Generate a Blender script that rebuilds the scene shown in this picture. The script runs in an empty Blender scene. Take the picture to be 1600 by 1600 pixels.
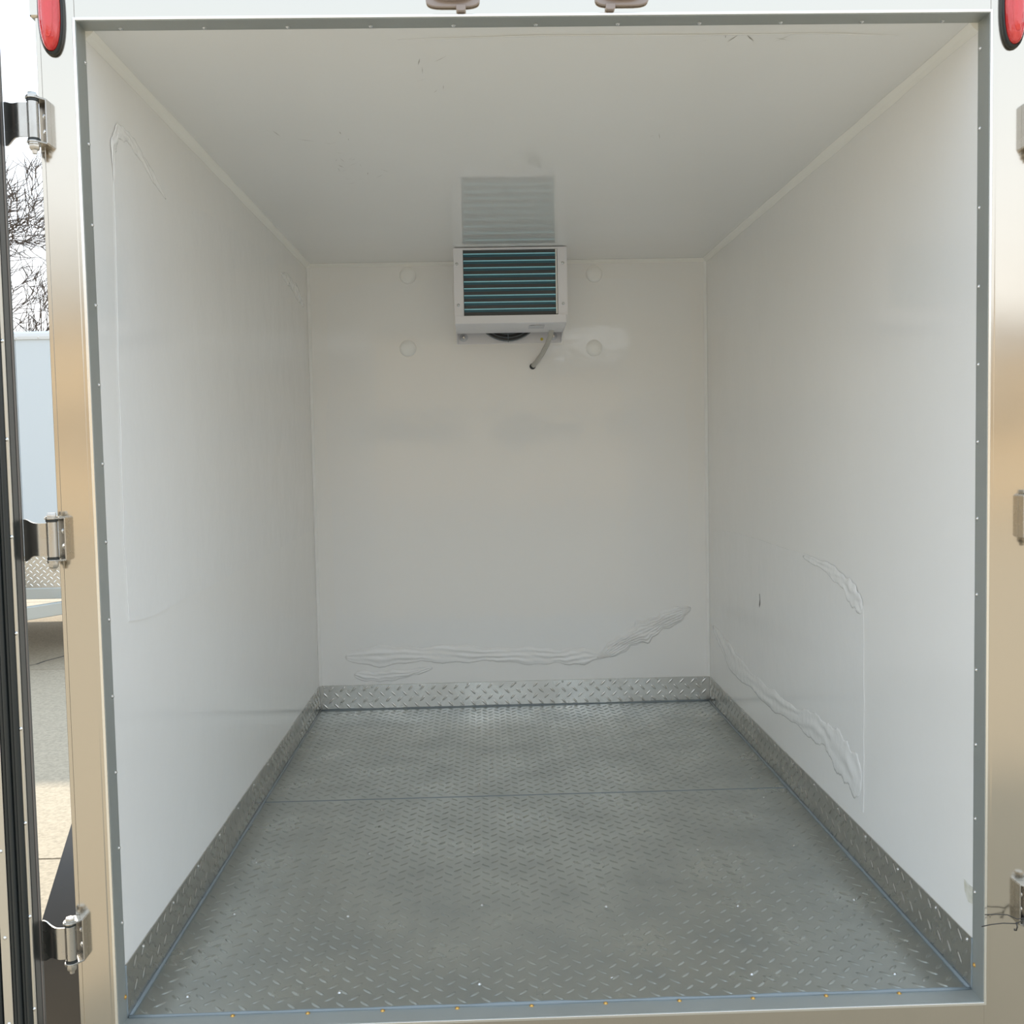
import bpy, bmesh, math, random
from mathutils import Vector, Matrix
random.seed(7)
sc = bpy.context.scene
C = sc.collection

# ------------------------------------------------------------------ camera
cam_d = bpy.data.cameras.new('camera')
cam = bpy.data.objects.new('camera', cam_d); C.objects.link(cam)
cam_d.sensor_width = 36.0
cam_d.lens = 36.0 * 1636.5 / 1600.0
cam_d.clip_start = 0.02; cam_d.clip_end = 500
yaw, pitch, roll = 0.02623, 0.05897, -0.01985
f_ = Vector((math.sin(yaw)*math.cos(pitch), math.cos(yaw)*math.cos(pitch), -math.sin(pitch)))
r0 = Vector((math.cos(yaw), -math.sin(yaw), 0)); u0 = r0.cross(f_)
r_ = r0*math.cos(roll) + u0*math.sin(roll); u_ = -r0*math.sin(roll) + u0*math.cos(roll)
M = Matrix((( r_.x, u_.x, -f_.x, -0.13253), (r_.y, u_.y, -f_.y, -2.22467), (r_.z, u_.z, -f_.z, 1.24221), (0,0,0,1)))
cam.matrix_world = M
sc.camera = cam

# ------------------------------------------------------------------ sky, sun, exposure
world = bpy.data.worlds.new('hazy_sky'); sc.world = world
world.use_nodes = True
wn = world.node_tree.nodes; wl = world.node_tree.links
bg = wn['Background']
tc = wn.new('ShaderNodeTexCoord'); sp = wn.new('ShaderNodeSeparateXYZ'); rp = wn.new('ShaderNodeValToRGB')
wl.new(tc.outputs['Generated'], sp.inputs[0]); wl.new(sp.outputs['Z'], rp.inputs[0])
rp.color_ramp.elements[0].position = 0.0; rp.color_ramp.elements[0].color = (1.0, 0.985, 0.95, 1)
rp.color_ramp.elements[1].position = 0.50; rp.color_ramp.elements[1].color = (0.68, 0.83, 1.0, 1)
wl.new(rp.outputs[0], bg.inputs['Color'])
bg.inputs['Strength'].default_value = 0.98
sun_d = bpy.data.lights.new('sun', 'SUN'); sun = bpy.data.objects.new('sun', sun_d); C.objects.link(sun)
sun_d.energy = 2.3; sun_d.angle = math.radians(1.5); sun_d.color = (1.0, 0.90, 0.74)
sun_to = Vector((-0.40, 0.75, 0.67)).normalized()          # towards the sun: low behind the trailer, to its left
sun.rotation_euler = sun_to.to_track_quat('Z', 'Y').to_euler()
sun.location = (-8, 15, 14)
sc.view_settings.view_transform = 'Standard'
sc.view_settings.look = 'None'
sc.view_settings.gamma = 1.0
sc.view_settings.use_curve_mapping = False
sc.view_settings.exposure = 0.92
sc.cycles.max_bounces = 16; sc.cycles.diffuse_bounces = 12; sc.cycles.glossy_bounces = 8   # many bounces inside the white box

# ------------------------------------------------------------------ materials
def mat(name, col, rough=0.5, metal=0.0, col2=None, nscale=8.0, rough2=None, bump=0.0, bscale=40.0, bdist=0.002,
        alpha=1.0, spec=0.5, coat=0.0, detail=4.0, stretch=None, lo=0.35, hi=0.7, ior=None, trans=0.0):
    m = bpy.data.materials.new(name); m.use_nodes = True
    nt = m.node_tree; n = nt.nodes; l = nt.links; b = n['Principled BSDF']
    b.inputs['Base Color'].default_value = (*col, 1); b.inputs['Roughness'].default_value = rough
    b.inputs['Metallic'].default_value = metal; b.inputs['Alpha'].default_value = alpha
    b.inputs['Specular IOR Level'].default_value = spec; b.inputs['Coat Weight'].default_value = coat
    if ior: b.inputs['IOR'].default_value = ior
    if trans: b.inputs['Transmission Weight'].default_value = trans
    co = n.new('ShaderNodeNewGeometry').outputs['Position']
    if stretch:
        mp = n.new('ShaderNodeMapping'); mp.inputs['Scale'].default_value = stretch
        l.new(co, mp.inputs['Vector']); co = mp.outputs[0]
    if col2 or rough2 is not None:
        nz = n.new('ShaderNodeTexNoise'); nz.inputs['Scale'].default_value = nscale; nz.inputs['Detail'].default_value = detail
        l.new(co, nz.inputs['Vector'])
        mr = n.new('ShaderNodeMapRange'); mr.inputs['From Min'].default_value = lo; mr.inputs['From Max'].default_value = hi
        l.new(nz.outputs['Fac'], mr.inputs['Value'])
        if col2:
            mx = n.new('ShaderNodeMix'); mx.data_type = 'RGBA'
            mx.inputs['A'].default_value = (*col, 1); mx.inputs['B'].default_value = (*col2, 1)
            l.new(mr.outputs[0], mx.inputs['Factor']); l.new(mx.outputs['Result'], b.inputs['Base Color'])
        if rough2 is not None:
            m2 = n.new('ShaderNodeMapRange'); m2.inputs['To Min'].default_value = rough; m2.inputs['To Max'].default_value = rough2
            l.new(mr.outputs[0], m2.inputs['Value']); l.new(m2.outputs[0], b.inputs['Roughness'])
    if bump:
        nb = n.new('ShaderNodeTexNoise'); nb.inputs['Scale'].default_value = bscale; nb.inputs['Detail'].default_value = 3
        l.new(co, nb.inputs['Vector'])
        bp = n.new('ShaderNodeBump'); bp.inputs['Strength'].default_value = bump; bp.inputs['Distance'].default_value = bdist
        l.new(nb.outputs['Fac'], bp.inputs['Height']); l.new(bp.outputs[0], b.inputs['Normal'])
    return m

gel   = mat('white_gelcoat', (0.928,0.918,0.895), 0.08, col2=(0.913,0.902,0.877), nscale=1.7, rough2=0.15, bump=0.25, bscale=5.0, bdist=0.004, ior=1.55)
gelc  = mat('white_ceiling_gelcoat', (0.92,0.915,0.90), 0.05, col2=(0.905,0.90,0.88), nscale=1.7, rough2=0.10, bump=0.12, bscale=4.0, bdist=0.003)
steel = mat('stainless_steel', (0.60,0.555,0.485), 0.12, 1.0, rough2=0.20, nscale=3.0, bump=0.10, bscale=6.0, bdist=0.002)
jamb  = mat('galvanised_angle', (0.44,0.46,0.44), 0.36, 0.6, rough2=0.5, nscale=5.0)
lipm  = mat('polished_lip', (0.88,0.87,0.84), 0.22, 1.0)
tread = mat('aluminium_tread_plate', (0.57,0.60,0.58), 0.26, 0.95, col2=(0.48,0.51,0.50), nscale=4.5, rough2=0.38, bump=0.04, bscale=14, bdist=0.002)
kick  = mat('tread_kick_plate', (0.625,0.61,0.575), 0.20, 0.97, col2=(0.56,0.55,0.52), nscale=6, rough2=0.36)
caulk = mat('blue_grey_sealant', (0.22,0.255,0.27), 0.35)
cream = mat('cream_sealant', (0.995,0.98,0.925), 0.4)
whites= mat('white_sealant', (0.99,0.985,0.96), 0.35)
screwm= mat('zinc_screw', (0.75,0.75,0.74), 0.25, 1.0)
brass = mat('yellow_zinc_screw', (0.72,0.42,0.12), 0.35, 0.8)
rubber= mat('black_rubber', (0.018,0.022,0.022), 0.38, bump=0.1, bscale=30)
dpanel= mat('door_inner_panel', (0.10,0.085,0.078), 0.4)
alum  = mat('door_aluminium', (0.62,0.60,0.55), 0.35, 0.9)
hsteel= mat('cast_hinge_steel', (0.52,0.50,0.465), 0.22, 1.0, rough2=0.36, nscale=25)
redm  = mat('red_lens', (0.60,0.012,0.014), 0.16, col2=(0.74,0.07,0.07), nscale=60, bump=0.9, bscale=60, bdist=0.005, coat=0.8, stretch=(1,1,0.35))
bulbm = mat('red_reflector', (0.72,0.035,0.035), 0.1, coat=1.0, bump=0.9, bscale=90, bdist=0.004, stretch=(1,1,0.3))
pinkl = mat('amber_marker_lens', (0.33,0.27,0.24), 0.25, coat=0.5)
unitw = mat('white_powder_coat', (0.88,0.865,0.89), 0.38)
unitg = mat('grey_zinc_plate', (0.66,0.67,0.71), 0.4)
findk = mat('dark_coil_fins', (0.085,0.088,0.092), 0.5)
finteal = mat('teal_coil_fins', (0.04,0.13,0.17), 0.45)
tubec = mat('cyan_fin_edge', (0.42,0.84,0.97), 0.35)
guard = mat('fan_guard_wire', (0.20,0.225,0.24), 0.4, 0.5)
fanm  = mat('fan_blade_plastic', (0.06,0.065,0.07), 0.4)
hosem = mat('clear_grey_hose', (0.55,0.53,0.48), 0.25, coat=0.3)
yellow= mat('yellow_sticker', (0.75,0.62,0.08), 0.4)
film  = mat('clear_film', (0.915,0.91,0.895), 0.07, ior=1.55, bump=0.35, bscale=7, bdist=0.004)
filmc = mat('crumpled_film', (0.92,0.915,0.90), 0.08, bump=0.5, bscale=30, bdist=0.004)
tape  = mat('yellowed_tape', (0.62,0.60,0.50), 0.5, col2=(0.75,0.74,0.68), nscale=60)
scuff = mat('grey_scuff', (0.36,0.34,0.30), 0.5)
dirt  = mat('black_scuff', (0.10,0.10,0.09), 0.6)
concrete = mat('tan_concrete', (0.47,0.39,0.285), 0.85, col2=(0.34,0.285,0.205), nscale=55, bump=0.6, bscale=90, bdist=0.006, detail=8)
jointm= mat('joint_filler', (0.06,0.055,0.05), 0.9)
fendm = mat('dark_grey_fender_paint', (0.085,0.078,0.072), 0.42)
tbody = mat('pale_trailer_panel', (0.58,0.63,0.66), 0.3)
trail = mat('trailer_rail_aluminium', (0.70,0.74,0.78), 0.3, 0.3)
tgal  = mat('galvanised_beam', (0.48,0.50,0.48), 0.4, 0.7, rough2=0.55, nscale=12)
tyre  = mat('tyre_rubber', (0.02,0.02,0.02), 0.7)
bark  = mat('grey_brown_bark', (0.085,0.065,0.05), 0.85, col2=(0.13,0.10,0.08), nscale=5)
bwall = mat('sunlit_cream_render', (0.56,0.46,0.33), 0.8)
broof = mat('pale_grey_roof_sheet', (0.42,0.41,0.39), 0.5)
bdark = mat('dark_roof_sheet', (0.20,0.18,0.16), 0.6)
bglass= mat('dark_window_glass', (0.06,0.06,0.065), 0.1)
wirem = mat('dark_tie_wire', (0.07,0.065,0.06), 0.5, 0.6)

# ------------------------------------------------------------------ mesh helpers
ORG = {}
class MB:
    def __init__(s): s.v = []; s.f = []
    def add(s, vs, fs):
        o = len(s.v); s.v += [Vector(q) for q in vs]; s.f += [tuple(i+o for i in q) for q in fs]; return s
    def box(s, x0, x1, y0, y1, z0, z1):
        return s.add([(x0,y0,z0),(x1,y0,z0),(x1,y1,z0),(x0,y1,z0),(x0,y0,z1),(x1,y0,z1),(x1,y1,z1),(x0,y1,z1)],
                     [(0,3,2,1),(4,5,6,7),(0,1,5,4),(1,2,6,5),(2,3,7,6),(3,0,4,7)])
    def prism(s, prof, axis, a0, a1):
        # prof: 2D points in the two other axes (x: (y,z), y: (x,z), z: (x,y))
        def P(p, a): return {'x': (a,p[0],p[1]), 'y': (p[0],a,p[1]), 'z': (p[0],p[1],a)}[axis]
        n = len(prof); vs = [P(p,a0) for p in prof] + [P(p,a1) for p in prof]
        return s.add(vs, [tuple(range(n)), tuple(range(2*n-1, n-1, -1))] + [(i,(i+1)%n,(i+1)%n+n,i+n) for i in range(n)])
    def tube(s, path, r, seg=8, closed=False, caps=True):
        path = [Vector(p) for p in path]; n = len(path); rs = r if isinstance(r,(list,tuple)) else [r]*n
        up = None; vs = []; fs = []
        for i,p in enumerate(path):
            a = path[(i-1)%n] if (closed or i>0) else p
            b = path[(i+1)%n] if (closed or i<n-1) else p
            t = (b-a).normalized()
            if up is None:
                up = Vector((0,0,1)) if abs(t.z)<0.9 else Vector((1,0,0))
            up = (up - t*up.dot(t))
            if up.length < 1e-5: up = t.orthogonal()
            up.normalize(); q = t.cross(up)
            vs += [p + (up*math.cos(2*math.pi*k/seg) + q*math.sin(2*math.pi*k/seg))*rs[i] for k in range(seg)]
        for i in range(n if closed else n-1):
            j = (i+1)%n
            fs += [(i*seg+k, i*seg+(k+1)%seg, j*seg+(k+1)%seg, j*seg+k) for k in range(seg)]
        if caps and not closed:
            fs += [tuple(range(seg-1,-1,-1)), tuple(range((n-1)*seg, n*seg))]
        return s.add(vs, fs)
    def lathe(s, prof, o, axis, seg=16):
        # prof: (radius, height) along axis vector
        a = Vector(axis).normalized(); u = a.orthogonal().normalized(); w = a.cross(u); o = Vector(o)
        vs = []; fs = []; rings = []
        for r,h in prof:
            if r < 1e-6:
                rings.append((len(vs),1)); vs.append(o+a*h)
            else:
                rings.append((len(vs),seg)); vs += [o+a*h+(u*math.cos(2*math.pi*k/seg)+w*math.sin(2*math.pi*k/seg))*r for k in range(seg)]
        for (i,n),(j,m) in zip(rings, rings[1:]):
            for k in range(seg):
                q = (k+1)%seg
                if n==1 and m==1: continue
                if n==1: fs.append((i, j+k, j+q))
                elif m==1: fs.append((i+k, i+q, j))
                else: fs.append((i+k, i+q, j+q, j+k))
        if rings[0][1]>1: fs.append(tuple(rings[0][0]+k for k in range(seg-1,-1,-1)))
        if rings[-1][1]>1: fs.append(tuple(rings[-1][0]+k for k in range(seg)))
        return s.add(vs, fs)
    def build(s, name, material, parent=None, smooth=False, bevel=0.0, bseg=2, normals=True):
        lo = Vector((min(v.x for v in s.v), min(v.y for v in s.v), min(v.z for v in s.v)))
        hi = Vector((max(v.x for v in s.v), max(v.y for v in s.v), max(v.z for v in s.v)))
        org = Vector(((lo.x+hi.x)/2, (lo.y+hi.y)/2, lo.z))
        me = bpy.data.meshes.new(name)
        me.from_pydata([v-org for v in s.v], [], s.f)
        if normals:
            bm = bmesh.new(); bm.from_mesh(me); bmesh.ops.recalc_face_normals(bm, faces=bm.faces); bm.to_mesh(me); bm.free()
        me.materials.append(material)
        if smooth:
            me.polygons.foreach_set('use_smooth', [True]*len(me.polygons))
            if smooth == 'auto': me.set_sharp_from_angle(angle=math.radians(40))
        o = bpy.data.objects.new(name, me); C.objects.link(o)
        place(o, org, parent)
        if bevel:
            b = o.modifiers.new('bevel','BEVEL'); b.width = bevel; b.segments = bseg; b.limit_method = 'ANGLE'
        return o
def place(o, org, parent):
    ORG[o.name] = Vector(org)
    if parent:
        o.parent = parent; o.location = Vector(org) - ORG[parent.name]
    else: o.location = org
def tag(o, label=None, cat=None, group=None, kind=None):
    if label: o['label'] = label
    if cat: o['category'] = cat
    if group: o['group'] = group
    if kind: o['kind'] = kind
    return o
def struct(o, label): return tag(o, label, None, None, 'structure')
def empty(name, loc):
    o = bpy.data.objects.new(name, None); o.empty_display_size = 0.05; C.objects.link(o); place(o, Vector(loc), None); return o

def screw_mesh(name, r, material):
    m = MB(); m.lathe([(r*1.25,0),(r*1.25,r*0.18),(r,r*0.22),(r*0.8,r*0.6),(r*0.4,r*0.82),(0,r*0.88)], (0,0,0), (0,0,1), 10)
    me = bpy.data.meshes.new(name); me.from_pydata(m.v, [], m.f); me.materials.append(material)
    me.polygons.foreach_set('use_smooth', [True]*len(me.polygons)); return me
SC = screw_mesh('screw_head', 0.0042, screwm); SB = screw_mesh('screw_head_yellow', 0.0042, brass)
SS = screw_mesh('screw_head_small', 0.0032, screwm); SL = screw_mesh('screw_head_large', 0.0055, screwm)
def screw(loc, n, parent, mesh=SC, name='screw'):
    o = bpy.data.objects.new(name, mesh); C.objects.link(o); place(o, Vector(loc), parent)
    o.rotation_euler = Vector(n).to_track_quat('Z','Y').to_euler(); return o

def lugs(O, U, V, N, us, vs, pitch, mb, L=0.0182, Wd=0.0052, h=0.0024, keep=None):
    O,U,V,N = Vector(O),Vector(U),Vector(V),Vector(N)
    ring = [(1,0),(0.6,0.72),(0,1),(-0.6,0.72),(-1,0),(-0.6,-0.72),(0,-1),(0.6,-0.72)]
    nu = int(us/(pitch/2)); nv = int(vs/(pitch/2))
    ou = (us - (nu-1)*pitch/2)/2; ov = (vs - (nv-1)*pitch/2)/2
    for i in range(nu):
        for j in range(nv):
            if (i+j) % 2: continue
            sgn = 1 if i % 2 else -1
            cu, cv = ou+i*pitch/2, ov+j*pitch/2
            if keep and not keep(cu,cv): continue
            a = (U + V*sgn).normalized(); b = N.cross(a); c = O+U*cu+V*cv
            vv = [c + a*(x*L) + b*(y*Wd) for x,y in ring] + [c + N*h + a*(x*L*0.66) + b*(y*Wd*0.38) for x,y in ring]
            mb.add(vv, [(k,(k+1)%8,(k+1)%8+8,k+8) for k in range(8)] + [tuple(range(8,16))])
    return mb

W2, H, D = 0.95, 2.139, 2.813
JD = 0.052      # depth of the jamb angle
KH = 0.121      # kick plate height

# ------------------------------------------------------------------ the ground and what stands around
G = -0.50
ground = struct(MB().box(-140,140,-120,160,G-0.3,G-0.012).build('ground', concrete), 'wide tan concrete yard around the trailers')
xs = [-9.4,-5.2,-1.0,3.2,7.4]; ys = [-10.23,-6.05,-1.87,2.31,6.49,10.67,14.85]
for a,b in zip(xs, xs[1:]):
    for c,d in zip(ys, ys[1:]):
        MB().box(a+0.008,b-0.008,c+0.008,d-0.008,G-0.012,G).build('concrete_slab', concrete, ground)
MB().box(xs[0],xs[-1],ys[0],ys[-1],G-0.013,G-0.010).build('joint_filler', jointm, ground)
cr = MB(); px = [(-4.35,6.52),(-4.1,6.60),(-3.98,6.72),(-3.96,6.86),(-3.90,7.02),(-3.80,7.30),(-3.60,7.62)]
for k,(a,b) in enumerate(zip(px,px[1:])):
    w = 0.012
    cr.add([(a[0]-w,a[1],G+0.0008),(a[0]+w,a[1],G+0.0008),(b[0]+w,b[1],G+0.0008),(b[0]-w,b[1],G+0.0008)], [(0,1,2,3)])
cr.build('crack', jointm, ground)

# ------------------------------------------------------------------ the box: walls, ceiling, floor
T = 0.08
wall_left  = struct(MB().box(-W2-T,-W2,JD-0.002,D,-0.05,H+T).build('wall_left', gel), 'white glossy left wall of the trailer box')
wall_right = struct(MB().box(W2,W2+T,JD-0.002,D,-0.05,H+T).build('wall_right', gel), 'white glossy right wall of the trailer box')
wall_back  = struct(MB().box(-W2-T,W2+T,D,D+T,-0.05,H+T).build('wall_back', gel), 'white glossy back wall carrying the cooling unit')
ceiling    = struct(MB().box(-W2,W2,JD-0.002,D,H,H+T).build('ceiling', gelc), 'white glossy ceiling of the trailer box')
floor      = struct(MB().box(-W2,W2,JD-0.002,D,-0.08,-0.004).build('floor', jamb), 'aluminium tread plate floor in two sheets with a seam across')
seam = 1.484
for (y0,y1,nm) in ((JD+0.003,seam-0.0015,'front'),(seam+0.0015,D-0.001,'back')):
    pl = MB().box(-W2+0.001,W2-0.001,y0,y1,-0.004,0.0).build('floor_plate', tread, floor, bevel=0.001, bseg=1)
    mb = lugs((-W2+0.01,y0+0.008,0.0),(1,0,0),(0,1,0),(0,0,1),1.88,y1-y0-0.016,0.055,MB())
    tag(mb.build('tread_pattern', tread, pl, smooth=True, normals=False), kind='stuff')
    for yy in ([0.16,0.55,0.95,1.36] if nm=='front' else [1.60,2.0,2.4,2.74]):
        for xx in (-0.83,-0.50,-0.17,0.17,0.50,0.83):
            screw((xx+random.uniform(-.03,.03), yy+random.uniform(-.03,.03), 0.0), (0,0,1), pl, SC, 'floor_screw')
MB().box(-W2+0.01,W2-0.01,seam-0.003,seam+0.003,-0.003,0.0012).build('seam_bead', caulk, floor)

# kick plates
KT = 0.003
def baseboard(name, box, O, U, V, N, length, label, rv, bead, seed):
    b = struct(MB().box(*box).build(name, kick, bevel=0.0008, bseg=1), label)
    tag(lugs(O,U,V,N,length,KH-0.004,0.055,MB()).build('tread_pattern', kick, b, smooth=True, normals=False), kind='stuff')
    for p in rv: screw(p, N, b, SC, 'rivet')
    bead.build('sealant_bead', caulk, b, smooth=True)
    return b
def wob(n, r, a=0.25): return [r*(1+random.uniform(-a,a)) for _ in range(n)]
n = 30
yl = [JD+0.006+(D-0.012-JD)*i/n for i in range(n+1)]
baseboard('baseboard_left', (-W2,-W2+KT,JD,D-KT,0.0,KH), (-W2+KT,JD+0.01,0.002),(0,1,0),(0,0,1),(1,0,0), D-JD-0.02,
   'tread plate kick strip along the foot of the left wall', [(-W2+KT,0.17+0.235*i,KH-0.013) for i in range(12)],
   MB().tube([(-W2+KT+0.002,y,0.002) for y in yl], wob(n+1,0.0045), 6), 1)
baseboard('baseboard_right', (W2-KT,W2,JD,D-KT,0.0,KH), (W2-KT,JD+0.01,0.002),(0,1,0),(0,0,1),(-1,0,0), D-JD-0.02,
   'tread plate kick strip along the foot of the right wall', [(W2-KT,0.075,KH-0.013)]+[(W2-KT,0.24+0.235*i,KH-0.013) for i in range(11)],
   MB().tube([(W2-KT-0.002,y,0.002) for y in yl], wob(n+1,0.0055), 6), 2)
xl = [-W2+0.006+(1.9-0.012)*i/n for i in range(n+1)]
baseboard('baseboard_back', (-W2+KT,W2-KT,D-KT,D,0.0,KH), (-W2+0.01,D-KT,0.002),(1,0,0),(0,0,1),(0,-1,0), 1.88,
   'tread plate kick strip along the foot of the back wall', [(-0.925+0.231*i,D-KT,KH-0.008) for i in range(9)],
   MB().tube([(x,D-KT-0.001,0.001) for x in xl], wob(n+1,0.0055), 6), 3)

# corner sealant strips
def strip(name, a, b, d1, d2, w, m, label):
    a,b,d1,d2 = map(Vector,(a,b,d1,d2)); n = 24; vs=[]; fs=[]
    for i in range(n+1):
        p = a.lerp(b,i/n); k = w*(1+random.uniform(-.1,.1))
        vs += [p, p+d1*k, p+d1*k*0.55+d2*k*0.55, p+d2*k]
    for i in range(n):
        fs += [(i*4+k, i*4+(k+1)%4, i*4+4+(k+1)%4, i*4+4+k) for k in range(4)]
    fs += [(0,1,2,3),(n*4+3,n*4+2,n*4+1,n*4)]
    return struct(MB().add(vs,fs).build(name, m), label)
e = 0.0005
strip('trim_1', (-W2+e,JD,H-e),(-W2+e,D-e,H-e),(1,0,0),(0,0,-1),0.019,cream,'cream sealant line between ceiling and left wall')
strip('trim_2', (W2-e,JD,H-e),(W2-e,D-e,H-e),(-1,0,0),(0,0,-1),0.019,cream,'cream sealant line between ceiling and right wall')
strip('trim_3', (-W2+e,D-e,H-e),(W2-e,D-e,H-e),(0,-1,0),(0,0,-1),0.017,cream,'cream sealant line between ceiling and back wall')
strip('trim_4', (-W2+e,D-e,KH),(-W2+e,D-e,H-e),(1,0,0),(0,-1,0),0.013,whites,'white sealant line up the left back corner')
strip('trim_5', (W2-e,D-e,KH),(W2-e,D-e,H-e),(-1,0,0),(0,-1,0),0.013,whites,'white sealant line up the right back corner')

# round plugs over the bolts of the cooling unit
for (x,z) in ((-0.472,2.078),(0.413,2.072),(-0.480,1.735),(0.408,1.722)):
    MB().lathe([(0.039,0),(0.039,0.005),(0.036,0.010),(0.026,0.015),(0.012,0.018),(0,0.0185)], (x,D,z), (0,-1,0), 28).build('bolt_cap', whites, wall_back, smooth=True)

# ------------------------------------------------------------------ rear frame of stainless steel
XO = 1.031; HT = 2.34
def PP(q): return [(q*a,b) for a,b in ((XO+(q>0)*.03,JD-0.003),(XO+(q>0)*.03,0.0012),(XO-0.0085+(q>0)*.03,0.0012),(XO-0.0095+(q>0)*.03,0.0),(W2+0.0135,0.0),(W2+0.0125,0.0010),(W2+0.0015,0.0010),(W2+0.0015,JD-0.003))]
t = struct(MB().prism(PP(-1),'z',-0.22,HT).build('trim_6', steel, bevel=0.0006), 'stainless steel post at the left of the opening')
MB().box(-XO-0.010,-XO+0.03,-0.004,0.05,2.145,HT+0.03).build('corner_cap', steel, t, bevel=0.004)
t = struct(MB().prism(PP(1),'z',-0.22,HT).build('trim_7', steel, bevel=0.0006), 'stainless steel post at the right of the opening')
MB().box(XO,XO+0.040,-0.004,0.05,2.145,HT+0.03).build('corner_cap', steel, t, bevel=0.004)
struct(MB().box(-W2-0.0015,W2+0.0015,0.0005,JD-0.003,H+0.0015,HT).build('trim_8', steel, bevel=0.001), 'stainless steel header above the opening')
struct(MB().box(-W2-0.0015,W2+0.0015,0.0005,JD-0.003,-0.22,-0.0015).build('trim_9', steel, bevel=0.001), 'stainless steel cross beam under the sill')
ch = MB()
for x in (-0.62,0.62): ch.box(x-0.04,x+0.04,0.06,D,-0.34,-0.08)
for y in (0.10,1.0,1.9,2.7): ch.box(-0.95,0.95,y-0.03,y+0.03,-0.16,-0.08)
struct(ch.build('trim_14', tgal, bevel=0.003), 'galvanised chassis rails under the trailer floor')
# jamb angles with their polished lips
JT = 0.0015; LW = 0.0055
def jam(name, box, lip, label, scr, nrm, yel=()):
    o = struct(MB().box(*box).build(name, jamb), label)
    MB().box(*lip).build('lip', lipm, o, bevel=0.0008)
    for i,p in enumerate(scr): screw(p, nrm, o, SB if i in yel else SC)
    return o
zs = [2.07-0.168*i for i in range(13)]
jam('trim_10', (-W2-JT,-W2+JT,0.0,JD,0.0,H), (-W2-LW,-W2+0.0005,-0.002,0.0,-LW,H+LW), 'grey metal angle lining the left door jamb', [(-W2+JT,JD-0.008,z) for z in zs], (1,0,0), (12,))
jam('trim_11', (W2-JT,W2+JT,0.0,JD,0.0,H), (W2-0.0005,W2+LW,-0.002,0.0,-LW,H+LW), 'grey metal angle lining the right door jamb', [(W2-JT,JD-0.010,z+0.01) for z in zs], (-1,0,0), (12,))
jam('trim_12', (-W2+JT,W2-JT,0.0,JD,H-JT,H+JT), (-W2,W2,-0.002,0.0,H-0.0005,H+LW), 'grey metal angle lining the top of the opening', [(-0.87+0.1735*i,JD-0.012,H-JT) for i in range(11)], (0,0,-1))
jam('trim_13', (-W2+JT,W2-JT,0.0,JD+0.002,-JT,JT), (-W2,W2,-0.002,0.0,-LW,0.0005), 'grey metal sill angle with yellow screws at the opening', [(-0.715+0.166*i,JD-0.006,JT) for i in range(10)], (0,0,1), range(10))
sill = bpy.data.objects['trim_13']
MB().tube([(-W2+0.005+1.89*i/30, JD+0.002, 0.003) for i in range(31)], wob(31,0.0045,0.35), 6).build('sealant_bead', caulk, sill, smooth=True)
for sx,nm in ((-1,'trim_10'),(1,'trim_11')):
    MB().tube([(sx*(W2-0.002), JD+0.001, KH*i/8) for i in range(9)], wob(9,0.0025,0.3), 6).build('sealant_bead', caulk, bpy.data.objects[nm], smooth=True)

# ------------------------------------------------------------------ lamps on the frame
def oval(hw, hh, n=40, p=2.35):
    out=[]
    for k in range(n):
        a=2*math.pi*k/n; c,s_=math.cos(a),math.sin(a)
        out.append((hw*math.copysign(abs(c)**(2/p),c), hh*math.copysign(abs(s_)**(2/p),s_)))
    return out
def dome(cx, cz, layers, n=40):
    m=MB(); vs=[]; fs=[]
    for hw,hh,y in layers: vs += [(cx+x,y,cz+z) for x,z in oval(hw,hh,n)]
    L=len(layers)
    for i in range(L-1): fs += [(i*n+k,i*n+(k+1)%n,(i+1)*n+(k+1)%n,(i+1)*n+k) for k in range(n)]
    fs += [tuple(range(n)), tuple(range((L-1)*n,L*n))]
    return m.add(vs,fs)
for cx,side in ((-0.996,'left'),(0.996,'right')):
    cz = 2.155 if cx < 0 else 2.150
    t = empty('tail_lamp', (cx,0,cz-0.088)); tag(t, f'oval red tail lamp in a black grommet above the {side} steel post', 'lamp', 'oval red tail lamps')
    dome(cx,cz,[(0.0255,0.088,0.0),(0.0262,0.089,-0.003),(0.0255,0.0875,-0.010),(0.023,0.0825,-0.013),(0.021,0.081,-0.010)]).build('grommet', rubber, t, smooth='auto')
    ln = dome(cx,cz,[(0.0215,0.081,-0.008),(0.0215,0.081,-0.016),(0.0195,0.078,-0.021),(0.015,0.070,-0.025),(0.009,0.055,-0.027),(0.003,0.03,-0.0275)]).build('lens', redm, t, smooth='auto')
    dome(cx,cz,[(0.012,0.060,-0.0255),(0.0115,0.059,-0.0275),(0.009,0.052,-0.0295),(0.004,0.03,-0.0305)]).build('lens_rib', bulbm, ln, smooth='auto')
    for k in (-1,1):
        screw((cx, -0.0195, cz+k*0.0745), (0,-1,k*0.4), t, SS)
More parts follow.
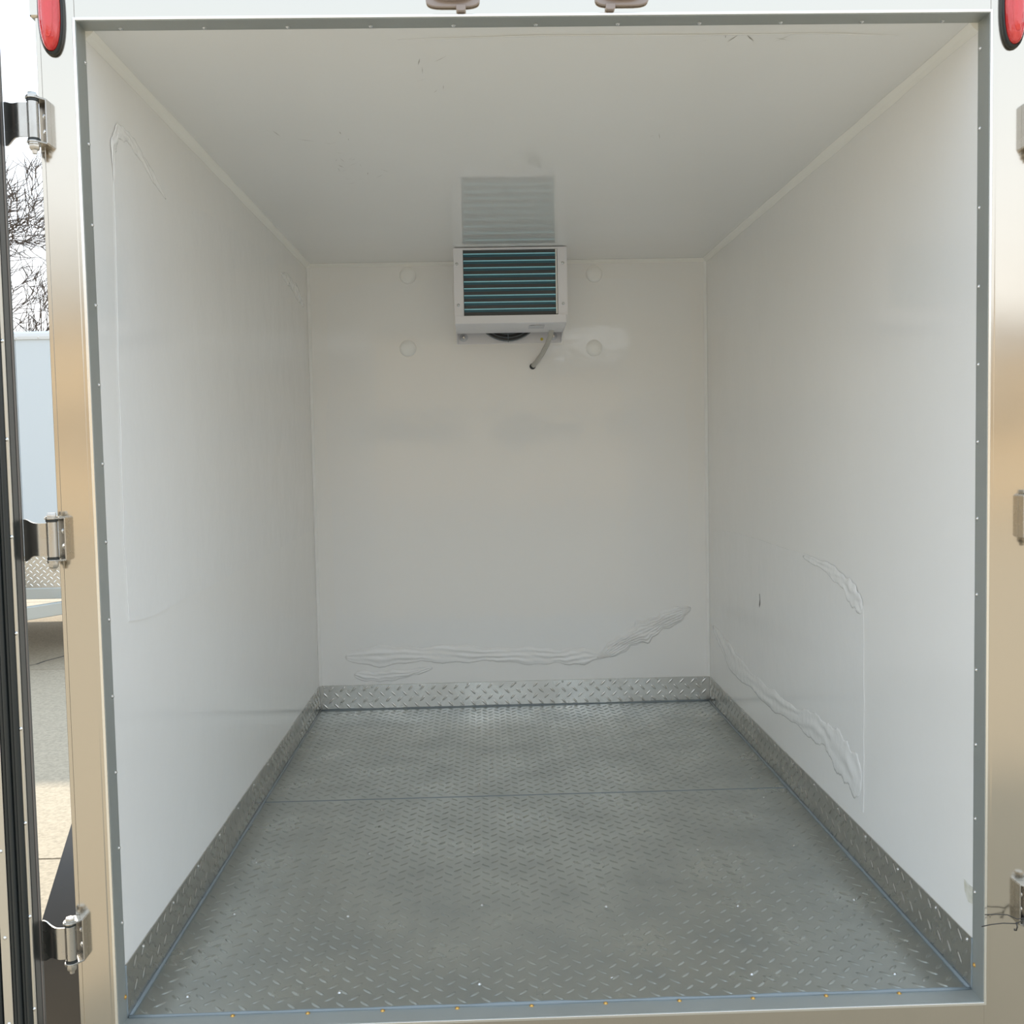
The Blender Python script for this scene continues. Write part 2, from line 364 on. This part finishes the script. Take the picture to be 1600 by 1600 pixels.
for cx,tabx,side in ((-0.1755,-0.159,'left'),(0.1745,0.150,'right')):
    t = empty('marker_light', (cx,0,2.146)); tag(t, f'small brown marker light on the steel header, the {side} one of two', 'lamp', 'marker lights on the header')
    pr = [(cx+x,2.178+z) for x,z in oval(0.056,0.0225,32,4.0)]
    MB().prism(pr,'y',-0.008,0.0).build('base', pinkl, t, bevel=0.002)
    dome(cx,2.182,[(0.044,0.016,-0.008),(0.043,0.0155,-0.020),(0.036,0.012,-0.026),(0.02,0.006,-0.028)]).build('lens', pinkl, t, smooth='auto')
    MB().prism([(tabx-0.010,2.160),(tabx-0.010,2.150),(tabx-0.007,2.1465),(tabx+0.007,2.1465),(tabx+0.010,2.150),(tabx+0.010,2.160)],'y',-0.012,0.0).build('lower_tab', pinkl, t, bevel=0.0015)

# ------------------------------------------------------------------ doors, swung fully open
def door(name, s, label):
    # s = -1 left, +1 right; the inner face looks back at the viewer
    def X(a,b): return (min(s*a,s*b), max(s*a,s*b))
    x0 = 1.097 + (0.0105 if s > 0 else 0.0); x1 = 2.05; yb, yf = -0.012, -0.057; z0, z1 = -0.06, 2.16
    d = empty(name, (s*(x0+x1)/2, (yb+yf)/2, z0)); struct(d, label)
    MB().box(*X(x0,x1),yf,yb,z0,z1).build('door_leaf', rubber, d, bevel=0.003)
    e1 = MB().box(*X(x0+0.0005,x0+0.0065),yf-0.005,yf,z0+0.01,z1-0.01).build('edge_strip', alum, d, bevel=0.001)
    for i in range(11): screw((s*(x0+0.0035), yf-0.005, 0.09+0.199*i), (0,-1,0), e1, SS)
    for k in range(4):
        xx = x0+0.0125+0.0098*k; rr = (0.0062,0.0050,0.0056,0.0048)[k]
        MB().tube([(s*xx,yf-0.001-0.004*(k%2==0),z0+0.012),(s*xx,yf-0.001-0.004*(k%2==0),z1-0.012)], rr, 12).build('gasket_ridge', rubber, d, smooth='auto')
    e2 = MB().box(*X(x0+0.047,x0+0.066),yf-0.006,yf,z0+0.05,z1-0.05).build('clamp_strip', alum, d, bevel=0.001)
    for i in range(12): screw((s*(x0+0.0565), yf-0.006, 0.06+0.185*i), (0,-1,0), e2, SS)
    for k in range(2):
        xx = x0+0.075+0.012*k
        MB().tube([(s*xx,yf-0.002,z0+0.05),(s*xx,yf-0.002,z1-0.05)], 0.0055, 10).build('gasket_ridge', rubber, d, smooth='auto')
    MB().box(*X(x0+0.098,x1-0.10),yf-0.010,yf,z0+0.10,z1-0.10).build('inner_panel', gel, d, bevel=0.006)
    MB().box(*X(x0-0.0008,x0+0.001),yb-0.018,yb-0.012,z0+0.005,z1-0.005).build('edge_seam', dpanel, d)
    return d
door('door_1', -1, 'open left trailer door with black rubber gasket and screwed metal strips')
door('door_2', 1, 'open right trailer door mirrored beyond the right steel post')

# ------------------------------------------------------------------ hinges
def hinge(s, zc, label):
    kx, ky = 1.031, -0.030; ox = 0.0105 if s > 0 else 0.0
    z0, z1 = zc-0.040, zc+0.040
    t = empty('door_hinge', (s*(kx+ox),0,z0-0.02)); tag(t, label, 'hinge', 'stainless door hinges')
    def PX(p): return [(s*(a+ox),b) for a,b in p]
    # bracket on the post: back plate, inner wall and two ears round the pin
    m = MB()
    m.prism(PX([(1.010,0.0),(1.010,-0.004),(1.029,-0.004),(1.029,0.0)]),'z',z0-0.004,z1+0.004)
    m.prism(PX([(1.007,0.0),(1.007,-0.022),(1.010,-0.022),(1.010,0.0)]),'z',z0-0.004,z1+0.004)
    ear = [(1.008,0.0)] + [(1.008,-0.020)] + [(kx+0.0145*math.cos(a), ky+0.0145*math.sin(a)) for a in [math.radians(q) for q in (-125,-100,-75,-50,-25,0,25,50)]] + [(1.034,0.0)]
    m.prism(PX(ear),'z',z1+0.002,z1+0.006); m.prism(PX(ear),'z',z0-0.006,z0-0.002)
    m.build('bracket', hsteel, t, bevel=0.0008)
    MB().tube([(s*(kx+ox),ky,z0+0.003),(s*(kx+ox),ky,z1-0.003)], 0.0112, 20).build('knuckle', hsteel, t, smooth='auto', bevel=0.0008)
    for z in (z0,z1):
        MB().lathe([(0.0122,-0.0028),(0.0122,0.0028)], (s*(kx+ox),ky,z), (0,0,1), 20).build('washer', rubber, t, smooth='auto')
    # bolt through the pin: hexagon head on top, nut and thread below
    m = MB(); m.lathe([(0.0125,0),(0.0125,0.002)], (s*(kx+ox),ky,z1+0.006),(0,0,1),20); m.lathe([(0.0098,0),(0.0098,0.005),(0.0085,0.007),(0,0.0072)], (s*(kx+ox),ky,z1+0.008),(0,0,1),6)
    m.build('bolt_head', hsteel, t, smooth='auto')
    m = MB(); m.lathe([(0.0125,0),(0.0125,0.003)], (s*(kx+ox),ky,z0-0.006),(0,0,-1),20); m.lathe([(0.0105,0),(0.0105,0.008),(0.008,0.011),(0.006,0.011),(0.005,0.018),(0,0.019)], (s*(kx+ox),ky,z0-0.009),(0,0,-1),6)
    m.build('nut', hsteel, t, smooth='auto')
    for z in (zc-0.017, zc+0.015):
        screw((s*(1.0155+ox),-0.004,z),(0,-1,0),t,SL)
    # strap: bent sheet from the knuckle to the edge of the door
    prof = [(1.041,-0.036,0.034,-0.034),(1.052,-0.037,0.034,-0.034),(1.062,-0.034,0.034,-0.034),(1.071,-0.028,0.035,-0.034),(1.079,-0.022,0.037,-0.037),(1.086,-0.017,0.040,-0.042),(1.092,-0.015,0.042,-0.046),(1.0965,-0.0145,0.042,-0.046)]
    vs=[]; fs=[]; th=0.0035; N=len(prof)
    for i,(x,y,zt,zb) in enumerate(prof):
        a = prof[max(i-1,0)]; b = prof[min(i+1,N-1)]; tx,ty = b[0]-a[0], b[1]-a[1]; q=math.hypot(tx,ty); nx,ny = -ty/q*th, tx/q*th
        vs += [(s*(x+ox),y,zc+zt),(s*(x+ox),y,zc+zb),(s*(x+nx+ox),y+ny,zc+zb),(s*(x+nx+ox),y+ny,zc+zt)]
    for i in range(N-1): fs += [(i*4+k,i*4+(k+1)%4,i*4+4+(k+1)%4,i*4+4+k) for k in range(4)]
    fs += [(0,1,2,3),(4*N-1,4*N-2,4*N-3,4*N-4)]
    MB().add(vs,fs).build('strap', hsteel, t, smooth='auto')
    return t
hinge(-1, 1.930, 'stainless hinge at the top of the left post, below the red lamp')
hinge(-1, 1.076, 'stainless hinge halfway up the left post')
hinge(-1, 0.216, 'stainless hinge at the foot of the left post, in front of the fender')
hinge(1, 1.902, 'stainless hinge at the top of the right post, cut by the picture edge')
hinge(1, 1.079, 'stainless hinge halfway up the right post, cut by the picture edge')
hinge(1, 0.228, 'stainless hinge at the foot of the right post, with tie wire')
tw = empty('tie_wire', (0.9915,-0.02,0.17)); tag(tw, 'dark tie wire poking out of the lowest hinge on the right post', 'wire')
MB().tube([(0.9425,-0.018,0.2075),(0.9665,-0.019,0.2078),(0.9915,-0.020,0.2065),(1.0085,-0.028,0.200),(1.0225,-0.034,0.205)],0.0011,6).build('wire_end', wirem, tw, smooth=True)
MB().tube([(0.9365,-0.016,0.180),(0.9565,-0.018,0.185),(0.9815,-0.022,0.189),(1.0065,-0.028,0.190),(1.0145,-0.034,0.198),(1.0245,-0.034,0.202)],0.0012,6).build('wire_end', wirem, tw, smooth=True)
MB().tube([(1.0065,-0.029,0.193),(1.0080,-0.031,0.184),(1.0055,-0.031,0.176),(1.0020,-0.031,0.1765),(1.0025,-0.030,0.180)],0.0016,6).build('wire_hook', wirem, tw, smooth=True)

# ------------------------------------------------------------------ cooling unit on the back wall
yF, yB = 2.453, D-0.001
u = empty('cooling_unit', (0.003,2.63,1.748)); tag(u, 'white evaporator cooling unit with dark coil hung high on the back wall', 'cooler')
UX = 0.003; zt = 2.133
bp = MB().box(UX-0.250,UX+0.246,D-0.006,D-0.001,1.750,zt).build('back_plate', unitw, u, bevel=0.001)
for sx in (-1,1):
    a = UX+sx*0.247; b = a-sx*0.003
    MB().prism([(yF+0.004,zt),(yB-0.006,zt),(yB-0.006,1.752),(2.70,1.775),(yF+0.02,1.806),(yF+0.004,1.84)],'x',min(a,b),max(a,b)).build('side_panel', unitw, u)
MB().box(UX-0.247,UX+0.249,yF,yB,zt,zt+0.002).build('top_panel', unitw, u)
# front frame
m = MB(); m.box(-0.246,-0.2045,yF,yF+0.004,1.838,zt); m.box(-0.2075,-0.2045,yF+0.004,yF+0.03,1.838,zt); m.build('flange', unitw, u, bevel=0.0006)
m = MB(); m.box(0.2125,0.255,yF,yF+0.004,1.838,zt); m.box(0.2125,0.2155,yF+0.004,yF+0.03,1.838,zt); m.build('flange', unitw, u, bevel=0.0006)
MB().box(0.2045,0.2105,yF+0.006,yF+0.04,1.843,2.126).build('coil_end_plate', cream, u)
MB().box(-0.2045,0.2125,yF,yF+0.02,2.1265,zt).build('top_lip', unitw, u)
for x,z in ((-0.232,2.066),(-0.229,1.886),(0.236,2.064),(0.236,1.886)):
    screw((x,yF,z),(0,-1,0),u,SL)
# coil
coil = MB().box(-0.204,0.204,yF+0.013,yF+0.10,1.840,2.1265).build('coil', findk, u)
for i in range(9):
    z = 2.1095-0.0302*i
    MB().box(-0.203,0.2035,yF+0.009,yF+0.0132,z-0.0125,z-0.0026).build('fin_band', finteal, coil)
    MB().box(-0.2025,0.2035,yF+0.004,yF+0.0132,z-0.0026,z+0.0020).build('coil_tube', tubec, coil)
# drip tray
m = MB()
tp = [(yF-0.006,1.838),(yF-0.006,1.804),(yF+0.004,1.801),(2.715,1.790),(2.715,1.800),(yF+0.006,1.810),(yF+0.0,1.838)]
m.prism(tp,'x',-0.244,0.247)
tray = m.build('drip_tray', unitw, u, bevel=0.0006)
MB().box(0.085,0.155,2.50,2.60,1.7945,1.7975).build('rating_plate', unitg, tray)
# fan guard and fan
fc = (-0.003, 1.919)
for i,r in enumerate((0.160,0.145,0.128,0.110,0.090,0.068,0.045)):
    MB().tube([(fc[0]+r*math.cos(2*math.pi*k/48), D-0.045+0.003*i*0.3, fc[1]+r*math.sin(2*math.pi*k/48)) for k in range(48)], 0.0038 if i==0 else 0.0024, 6, closed=True).build('guard_ring', guard, u, smooth=True)
for k in range(8):
    a = math.pi/2+2*math.pi*k/8
    MB().tube([(fc[0]+0.03*math.cos(a),D-0.043,fc[1]+0.03*math.sin(a)),(fc[0]+0.166*math.cos(a),D-0.043,fc[1]+0.166*math.sin(a))],0.0022,6).build('guard_spoke', guard, u, smooth=True)
MB().lathe([(0.156,0),(0.156,0.034),(0.150,0.034),(0.150,0.004),(0,0.004)], (fc[0],D-0.006,fc[1]),(0,-1,0),40).build('fan_shroud', fanm, u, smooth='auto')
for k in range(5):
    a = 2*math.pi*k/5+0.3; b = a+0.75
    vs = [(fc[0]+r*math.cos(q),D-0.014-dy,fc[1]+r*math.sin(q)) for r in (0.035,0.140) for q,dy in ((a,0.0),(b,0.018))]
    vs += [(x,y-0.002,z) for x,y,z in vs]
    MB().add(vs,[(0,1,3,2),(4,6,7,5),(0,4,5,1),(1,5,7,3),(3,7,6,2),(2,6,4,0)]).build('fan_blade', fanm, u)
MB().lathe([(0.036,0),(0.036,0.022),(0.03,0.026),(0,0.027)], (fc[0],D-0.012,fc[1]),(0,-1,0),24).build('fan_hub', fanm, u, smooth='auto')
for x in (-0.214,0.212):
    w = MB().lathe([(0.020,0),(0.020,0.002),(0.018,0.003)], (x,D-0.006,1.781),(0,-1,0),24).build('washer', unitg, u, smooth='auto')
    MB().lathe([(0.0085,0),(0.0085,0.007),(0.006,0.009),(0,0.009)], (x,D-0.009,1.781),(0,-1,0),6).build('bolt', screwm, w)
MB().lathe([(0.007,0),(0.007,0.0012)], (0.158,D-0.006,1.768),(0,-1,0),16).build('earth_sticker', yellow, u)
hose = MB().tube([(0.196,2.655,1.803),(0.195,2.657,1.788),(0.190,2.672,1.768),(0.176,2.704,1.731),(0.155,2.744,1.693),(0.132,2.780,1.662),(0.114,2.806,1.642)],0.0115,14).build('drain_hose', hosem, u, smooth='auto')
MB().lathe([(0.0145,0),(0.0145,0.004),(0.012,0.006)], (0.112,D-0.0005,1.640),(0,-1,0),20).build('hose_grommet', rubber, hose, smooth='auto')
MB().lathe([(0.014,0),(0.014,0.012)], (0.196,2.655,1.792),(0,0,1),16).build('hose_clip', unitg, hose, smooth='auto')

# ------------------------------------------------------------------ protective film left on the panels
from mathutils.geometry import tessellate_polygon
def film_sheet(pts, axis, a0, a1, label, m=film, jit=0.003, step=0.05, hard=()):
    loop=[]; n=len(pts)
    for i in range(n):
        p,q = pts[i],pts[(i+1)%n]; k = max(1,int(math.dist(p,q)/step)); j_ = 0.0 if i in hard else jit
        for t in range(k):
            f = t/k; loop.append((p[0]+(q[0]-p[0])*f+random.uniform(-j_,j_), p[1]+(q[1]-p[1])*f+random.uniform(-j_,j_)))
    P = lambda p,a: (a,p[0],p[1]) if axis=='x' else (p[0],a,p[1])
    tri = tessellate_polygon([[Vector((x,y,0)) for x,y in loop]]); n=len(loop)
    vs = [P(p,a0) for p in loop]+[P(p,a1) for p in loop]
    fs = [tuple(t) for t in tri]+[tuple(i+n for i in t) for t in tri]+[(i,(i+1)%n,(i+1)%n+n,i+n) for i in range(n)]
    return tag(MB().add(vs,fs).build('protective_film', m), label, 'film')
film_sheet([(-0.862,1.95),(-0.84,1.985),(-0.70,2.038),(-0.46,2.055),(-0.262,2.058),(-0.262,1.738),(0.262,1.738),(0.262,2.058),(0.40,2.055),(0.63,2.042),(0.80,2.028),(0.872,1.965),(0.875,1.665),(0.838,1.40),(0.858,1.29),(0.852,0.93),(0.856,0.48),(0.39,0.24),(-0.32,0.27),(-0.80,0.29),(-0.863,0.40),(-0.862,0.96),(-0.880,1.24),(-0.878,1.42),(-0.857,1.58)],
    'y', D-0.0022, D-0.0006, 'clear protective film with a ragged outline covering most of the back wall', hard=(4,5,6))
film_sheet([(0.170,0.87),(0.159,1.05),(0.162,1.18),(0.169,1.41),(0.183,1.69),(0.193,1.95),(0.225,1.985),(0.304,1.992),(0.45,1.965),(0.75,1.95),(1.4,2.0),(2.0,2.02),(2.30,1.98),(2.70,1.93),(2.715,1.69),(2.60,1.2),(2.66,0.885),(1.8,0.87),(0.9,0.86),(0.30,0.855)],
    'x', -W2+0.0006, -W2+0.0020, 'clear protective film on the left wall, cut in a wavy line near the jamb')
film_sheet([(2.70,0.845),(2.3,0.868),(1.745,0.868),(1.30,0.872),(1.007,0.860),(0.84,0.82),(0.731,0.775),(0.729,0.50),(0.731,0.17),(0.78,0.20),(0.92,0.255),(1.073,0.282),(1.40,0.265),(1.758,0.245),(2.273,0.232),(2.70,0.30)],
    'x', W2-0.0020, W2-0.0006, 'loose clear film hanging on the lower right wall')

def crumple(path, widths, to3d, label, amp=0.012, nu=70, nv=16, seed=1, m=filmc, nfold=3.0):
    rnd = random.Random(seed); vs=[]; fs=[]
    ph = [rnd.uniform(0,6.28) for _ in range(8)]; nseg = len(path)-1
    for i in range(nu+1):
        t=i/nu*nseg; k=min(int(t),nseg-1); q=t-k
        p=(path[k][0]*(1-q)+path[k+1][0]*q, path[k][1]*(1-q)+path[k+1][1]*q); w=widths[k]*(1-q)+widths[k+1]*q
        d=(path[k+1][0]-path[k][0], path[k+1][1]-path[k][1]); L=math.hypot(*d); nx,ny=-d[1]/L,d[0]/L
        u_=i/nu; end=min(1.0, u_/0.10, (1-u_)/0.10); end=math.sqrt(max(end,0.0))
        ragged = (1+0.16*math.sin(t*5+ph[4])+0.10*math.sin(t*13+ph[5])+rnd.uniform(-.05,.05))*(0.12+0.88*end)
        for j in range(nv+1):
            v=j/nv-0.5
            drift = 1.6*math.sin(t*1.3+ph[1])+0.7*math.sin(t*3.7+ph[6])
            fold = abs(math.sin(v*nfold*3.14+ph[0]+drift))**2 * (0.65+0.35*math.sin(t*4+ph[2]+v*5))
            fold += 0.25*abs(math.sin(t*6+v*9+ph[3])) + rnd.uniform(0,0.06)
            edge = max(0.0, 1-(2*abs(v))**2.5)*end
            vs.append(to3d(p[0]+nx*v*w*ragged, p[1]+ny*v*w*ragged, 0.0024 + amp*fold*edge))
    for i in range(nu):
        for j in range(nv):
            a=i*(nv+1)+j; fs.append((a,a+1,a+nv+2,a+nv+1))
    o = MB().add(vs,fs).build('crumpled_film', m, smooth=True)
    sd = o.modifiers.new('thickness','SOLIDIFY'); sd.thickness = 0.0003; sd.offset = 0.0
    return tag(o, label, 'film')
BK = lambda a,b,o: (a, D-o, b)
RT = lambda a,b,o: (W2-o, a, b)
LF = lambda a,b,o: (-W2+o, a, b)
crumple([(0.40,0.225),(0.52,0.29),(0.62,0.345),(0.74,0.405),(0.86,0.46)],[0.05,0.075,0.10,0.085,0.05],BK,'crumpled clear film twisting up to the right on the back wall',0.016,110,30,3,nfold=7)
crumple([(-0.82,0.258),(-0.55,0.262),(-0.25,0.262),(0.05,0.245),(0.25,0.235),(0.43,0.235)],[0.10,0.085,0.075,0.075,0.08,0.06],BK,'long wrinkled strip of clear film low on the back wall',0.006,160,20,5,nfold=3.0)
crumple([(-0.78,0.172),(-0.66,0.158),(-0.52,0.172),(-0.40,0.196)],[0.045,0.05,0.04,0.016],BK,'small crumpled scrap of film just above the back kick strip',0.006,60,14,8,nfold=2.5)
crumple([(2.72,0.38),(2.3,0.29),(1.758,0.27),(1.35,0.29),(1.073,0.31),(0.90,0.28),(0.745,0.25)],[0.10,0.10,0.07,0.07,0.10,0.13,0.19],RT,'sagging folded hem of film low on the right wall',0.0045,120,16,11,nfold=1.6)
crumple([(1.30,0.862),(1.05,0.852),(0.90,0.825),(0.80,0.79),(0.738,0.765)],[0.02,0.035,0.05,0.075,0.05],RT,'curled upper corner of film on the right wall',0.0045,60,14,13,nfold=1.4)
crumple([(2.15,1.985),(2.35,1.985),(2.55,1.96),(2.70,1.93)],[0.02,0.05,0.06,0.04],LF,'puckered film edge high on the left wall beside the back corner',0.006,60,14,17,nfold=1.6)
crumple([(0.190,1.86),(0.194,1.94),(0.225,1.985),(0.30,1.992),(0.38,1.975),(0.48,1.945),(0.58,1.915)],[0.012,0.030,0.030,0.030,0.028,0.025,0.012],LF,'curved pucker in the film near the top of the left jamb',0.003,80,12,19,nfold=1.0)
crumple([(-0.30,0.112),(0.0,0.098),(0.35,0.102),(0.62,0.100),(0.80,0.115)],[0.004,0.006,0.006,0.006,0.004],lambda a,b,o:(a,b,H-o),'thin loose edge of film along the front of the ceiling',0.0008,80,6,23,nfold=0.6)
sm = MB(); rs_ = random.Random(4)
for (cx_,cy_,n_,sx_,sy_) in ((-0.545,1.10,12,0.03,0.28),(-0.47,1.15,8,0.05,0.12),(0.416,0.86,4,0.05,0.02),(0.47,0.12,10,0.10,0.02),(-0.235,0.34,7,0.03,0.14),(-0.60,0.80,5,0.15,0.06)):
    for k in range(n_):
        x_=cx_+rs_.uniform(-sx_,sx_); y_=cy_+rs_.uniform(-sy_,sy_); l_=rs_.uniform(0.008,0.03); a_=rs_.uniform(0.3,2.8); w_=rs_.uniform(0.0006,0.0016)
        dx,dy=math.cos(a_)*l_,math.sin(a_)*l_
        sm.add([(x_-dx,y_-dy,H-0.0005),(x_+w_,y_,H-0.0005),(x_+dx,y_+dy,H-0.0005),(x_-w_,y_+w_,H-0.0005)],[(0,1,2,3)])
tag(sm.build('scuff_marks', scuff, ceiling), 'faint grey scuff marks', kind='stuff')
o = MB().prism([(0.052,0.20),(0.075,0.196),(0.092,0.214),(0.096,0.240),(0.075,0.236),(0.054,0.238)],'x',W2-0.0014,W2-0.0004).build('tape_scrap', tape)
tag(o, 'yellowed scrap of tape low on the right wall beside the jamb', 'tape')
o = MB().prism([(1.855,0.615),(1.868,0.600),(1.872,0.610),(1.862,0.635),(1.868,0.655),(1.862,0.656),(1.855,0.632)],'x',W2-0.0026,W2-0.0021).build('scuff_mark', dirt)
tag(o, 'tiny dark scuff mark in the middle of the right wall', 'mark')

# ------------------------------------------------------------------ fender on the left side of this trailer
fd = empty('wheel_fender', (-1.165,1.3,-0.27)); tag(fd, 'dark grey trailer fender behind the left post, with a sloping rear end', 'fender')
def sheet(prof, x0, x1, th):
    vs=[]; fs=[]; n=len(prof)
    for i,(y,z) in enumerate(prof):
        vs += [(x0,y,z),(x1,y,z),(x1,y+th*0.6,z-th),(x0,y+th*0.6,z-th)]
    for i in range(n-1): fs += [(i*4+k,i*4+(k+1)%4,i*4+4+(k+1)%4,i*4+4+k) for k in range(4)]
    fs += [(0,1,2,3),(4*n-1,4*n-2,4*n-3,4*n-4)]
    return MB().add(vs,fs)
sheet([(0.400,-0.27),(0.400,0.0),(0.408,0.016),(0.735,0.285),(0.76,0.295),(2.0,0.295)],-1.30,-1.031,0.004).build('fender_sheet', fendm, fd, smooth='auto')
MB().prism([(0.402,-0.27),(0.402,0.008),(0.742,0.288),(2.0,0.290),(2.0,-0.05),(0.85,-0.05),(0.62,-0.27)],'x',-1.300,-1.296).build('fender_skirt', fendm, fd)
mp = MB().box(-1.295,-1.035,0.412,0.416,-0.42,-0.27).build('mud_plate', kick, fd)
tag(lugs((-1.29,0.412,-0.415),(1,0,0),(0,0,1),(0,-1,0),0.25,0.14,0.055,MB()).build('tread_pattern', kick, mp, smooth=True, normals=False), kind='stuff')

# ------------------------------------------------------------------ neighbouring trailer
tr = empty('cargo_trailer', (-4.55,8.1,G)); tag(tr, 'pale cargo trailer parked beyond the left door, with tread plate guard and drawbar', 'trailer')
x0,x1,ya,yb_ = -5.62,-3.48,6.5,9.85
MB().box(x0,x1,ya+0.01,yb_,0.18,2.26).build('body', tbody, tr, bevel=0.01)
for a,b in ((x0,-4.80),(-4.80,-3.935),(-3.935,x1)):
    MB().box(a+0.002,b-0.002,ya,ya+0.01,0.447,2.222).build('front_panel', tbody, tr, bevel=0.001)
rl = MB(); rl.prism([(ya-0.012,2.222),(ya-0.016,2.245),(ya-0.016,2.272),(ya+0.0,2.288),(ya+0.05,2.29),(ya+0.05,2.222)],'x',x0-0.01,x1+0.01)
rail = rl.build('top_rail', trail, tr)
for i in range(12): screw((x0+0.1+0.178*i, ya-0.014, 2.236),(0,-1,0),rail,SL,'rivet')
gd = MB().box(x0,x1,ya-0.004,ya+0.01,0.181,0.447).build('stone_guard', kick, tr)
tag(lugs((x0+0.01,ya-0.004,0.185),(1,0,0),(0,0,1),(0,-1,0),2.12,0.26,0.055,MB()).build('tread_pattern', lipm, gd, smooth=True, normals=False), kind='stuff')
MB().box(x0,x1,ya-0.02,ya+0.04,0.09,0.181).build('front_beam', tgal, tr, bevel=0.004)
apex = Vector((-4.55,4.9,0)); 
for sx in (-1,1):
    a = Vector((-4.55+sx*0.98,6.5,0)); d=(apex-a).normalized(); q=Vector((-d.y,d.x,0))*0.03
    vs=[]
    for p in (a-d*0.5,apex):
        for z in (-0.03,0.075): vs += [p+q+Vector((0,0,z)), p-q+Vector((0,0,z))]
    MB().add(vs,[(0,1,3,2),(4,6,7,5),(0,4,5,1),(1,5,7,3),(3,7,6,2),(2,6,4,0)]).build('drawbar_beam', tgal, tr, bevel=0.006)
MB().box(-5.0,-4.1,5.62,5.68,-0.02,0.06).build('cross_member', tgal, tr, bevel=0.004)
MB().tube([(-4.55,4.95,0.02),(-4.55,4.72,0.02)],0.035,12).build('coupler', tgal, tr, smooth='auto')
MB().tube([(-4.55,5.15,G),(-4.55,5.15,G+0.02),(-4.55,5.15,0.55)],[0.09,0.03,0.03],12).build('jack_leg', tgal, tr, smooth='auto')
for sx in (-1,1):
    for yy in (8.0,8.8):
        wx = -4.55+sx*0.93
        w = MB().lathe([(0.19,-0.09),(0.30,-0.10),(0.335,-0.07),(0.34,0.0),(0.335,0.07),(0.30,0.10),(0.19,0.09)],(wx,yy,G+0.34),(1,0,0),28).build('wheel', tyre, tr, smooth='auto')
        MB().lathe([(0.19,-0.07),(0.19,0.07),(0.15,0.05),(0.06,0.08),(0,0.08)],(wx,yy,G+0.34),(sx,0,0),24).build('rim', tgal, w, smooth='auto')

# ------------------------------------------------------------------ bare tree far behind
tree = empty('bare_tree', (-15.2,27,G)); tag(tree, 'leafless tree with fine spreading branches against the white sky', 'tree')
rt = random.Random(21)
trunk = MB(); limbs = MB(); twigs = MB()
def grow(p, d, L, r, lvl):
    n = 5; path=[p]; q=Vector(p); dd=Vector(d)
    for i in range(n):
        dd = (dd + Vector((rt.uniform(-.2,.2),rt.uniform(-.2,.2),rt.uniform(-.06,.20)))).normalized()
        q = q + dd*(L/n); path.append(q.copy())
    rs=[r*(1-0.55*i/n) for i in range(n+1)]
    (trunk if lvl==0 else limbs if lvl<3 else twigs).tube(path, rs, 7 if lvl<2 else 4 if lvl<4 else 3, caps=lvl<2)
    if lvl>=5: return
    k = (9,7,6,5,4)[lvl]
    for i in range(k):
        t = rt.uniform(0.35,1.0) if lvl else 0.40+0.6*i/(k-1)
        idx=min(int(t*n),n-1); base=path[idx].lerp(path[idx+1],t*n-idx)
        ax=path[idx+1]-path[idx]; ax.normalize()
        side = ax.orthogonal().normalized(); side.rotate(Matrix.Rotation(rt.uniform(0,6.283),3,ax))
        ang = rt.uniform(0.45,1.0) if lvl else rt.uniform(0.6,1.1)
        nd = (ax*math.cos(ang)+side*math.sin(ang)).normalized()
        grow(base, nd, L*rt.uniform(0.50,0.72)*(1.15 if lvl==0 else 1), max(rs[idx]*rt.uniform(0.45,0.62),0.0125), lvl+1)
grow(Vector((-15.2,27,G)), Vector((0.05,0,1)), 4.8, 0.26, 0)
trunk.build('trunk', bark, tree, smooth=True)
tag(limbs.build('branches', bark, tree, smooth=True), kind='stuff')
tag(twigs.build('twigs', bark, tree, normals=False), kind='stuff')

# ------------------------------------------------------------------ building behind the viewer (mirrored in the steel posts)
bd = empty('workshop_building', (0,-30,G)); tag(bd, 'low cream workshop building behind the viewer, mirrored in the steel posts', 'building')
MB().box(2,34,-36,-28,G,4.0).build('wall', bwall, bd)
MB().box(1.5,34.5,-36.5,-27.4,4.0,4.55).build('roof_edge', bdark, bd)
MB().box(-34,2,-38,-28,G,5.4).build('wall', bwall, bd)
MB().prism([(-27.4,5.4),(-27.4,5.6),(-33,8.6),(-38.6,5.6),(-38.6,5.4)],'x',-34.5,2.3).build('roof', broof, bd)
for i in range(16):
    xx=-31+4.1*i
    w = MB().box(xx-1.7,xx+1.7,-28.02,-27.98,1.55,2.45).build('window', bdark, bd)
    MB().box(xx-1.6,xx+1.6,-27.98,-27.97,1.62,2.38).build('pane', bglass, w)
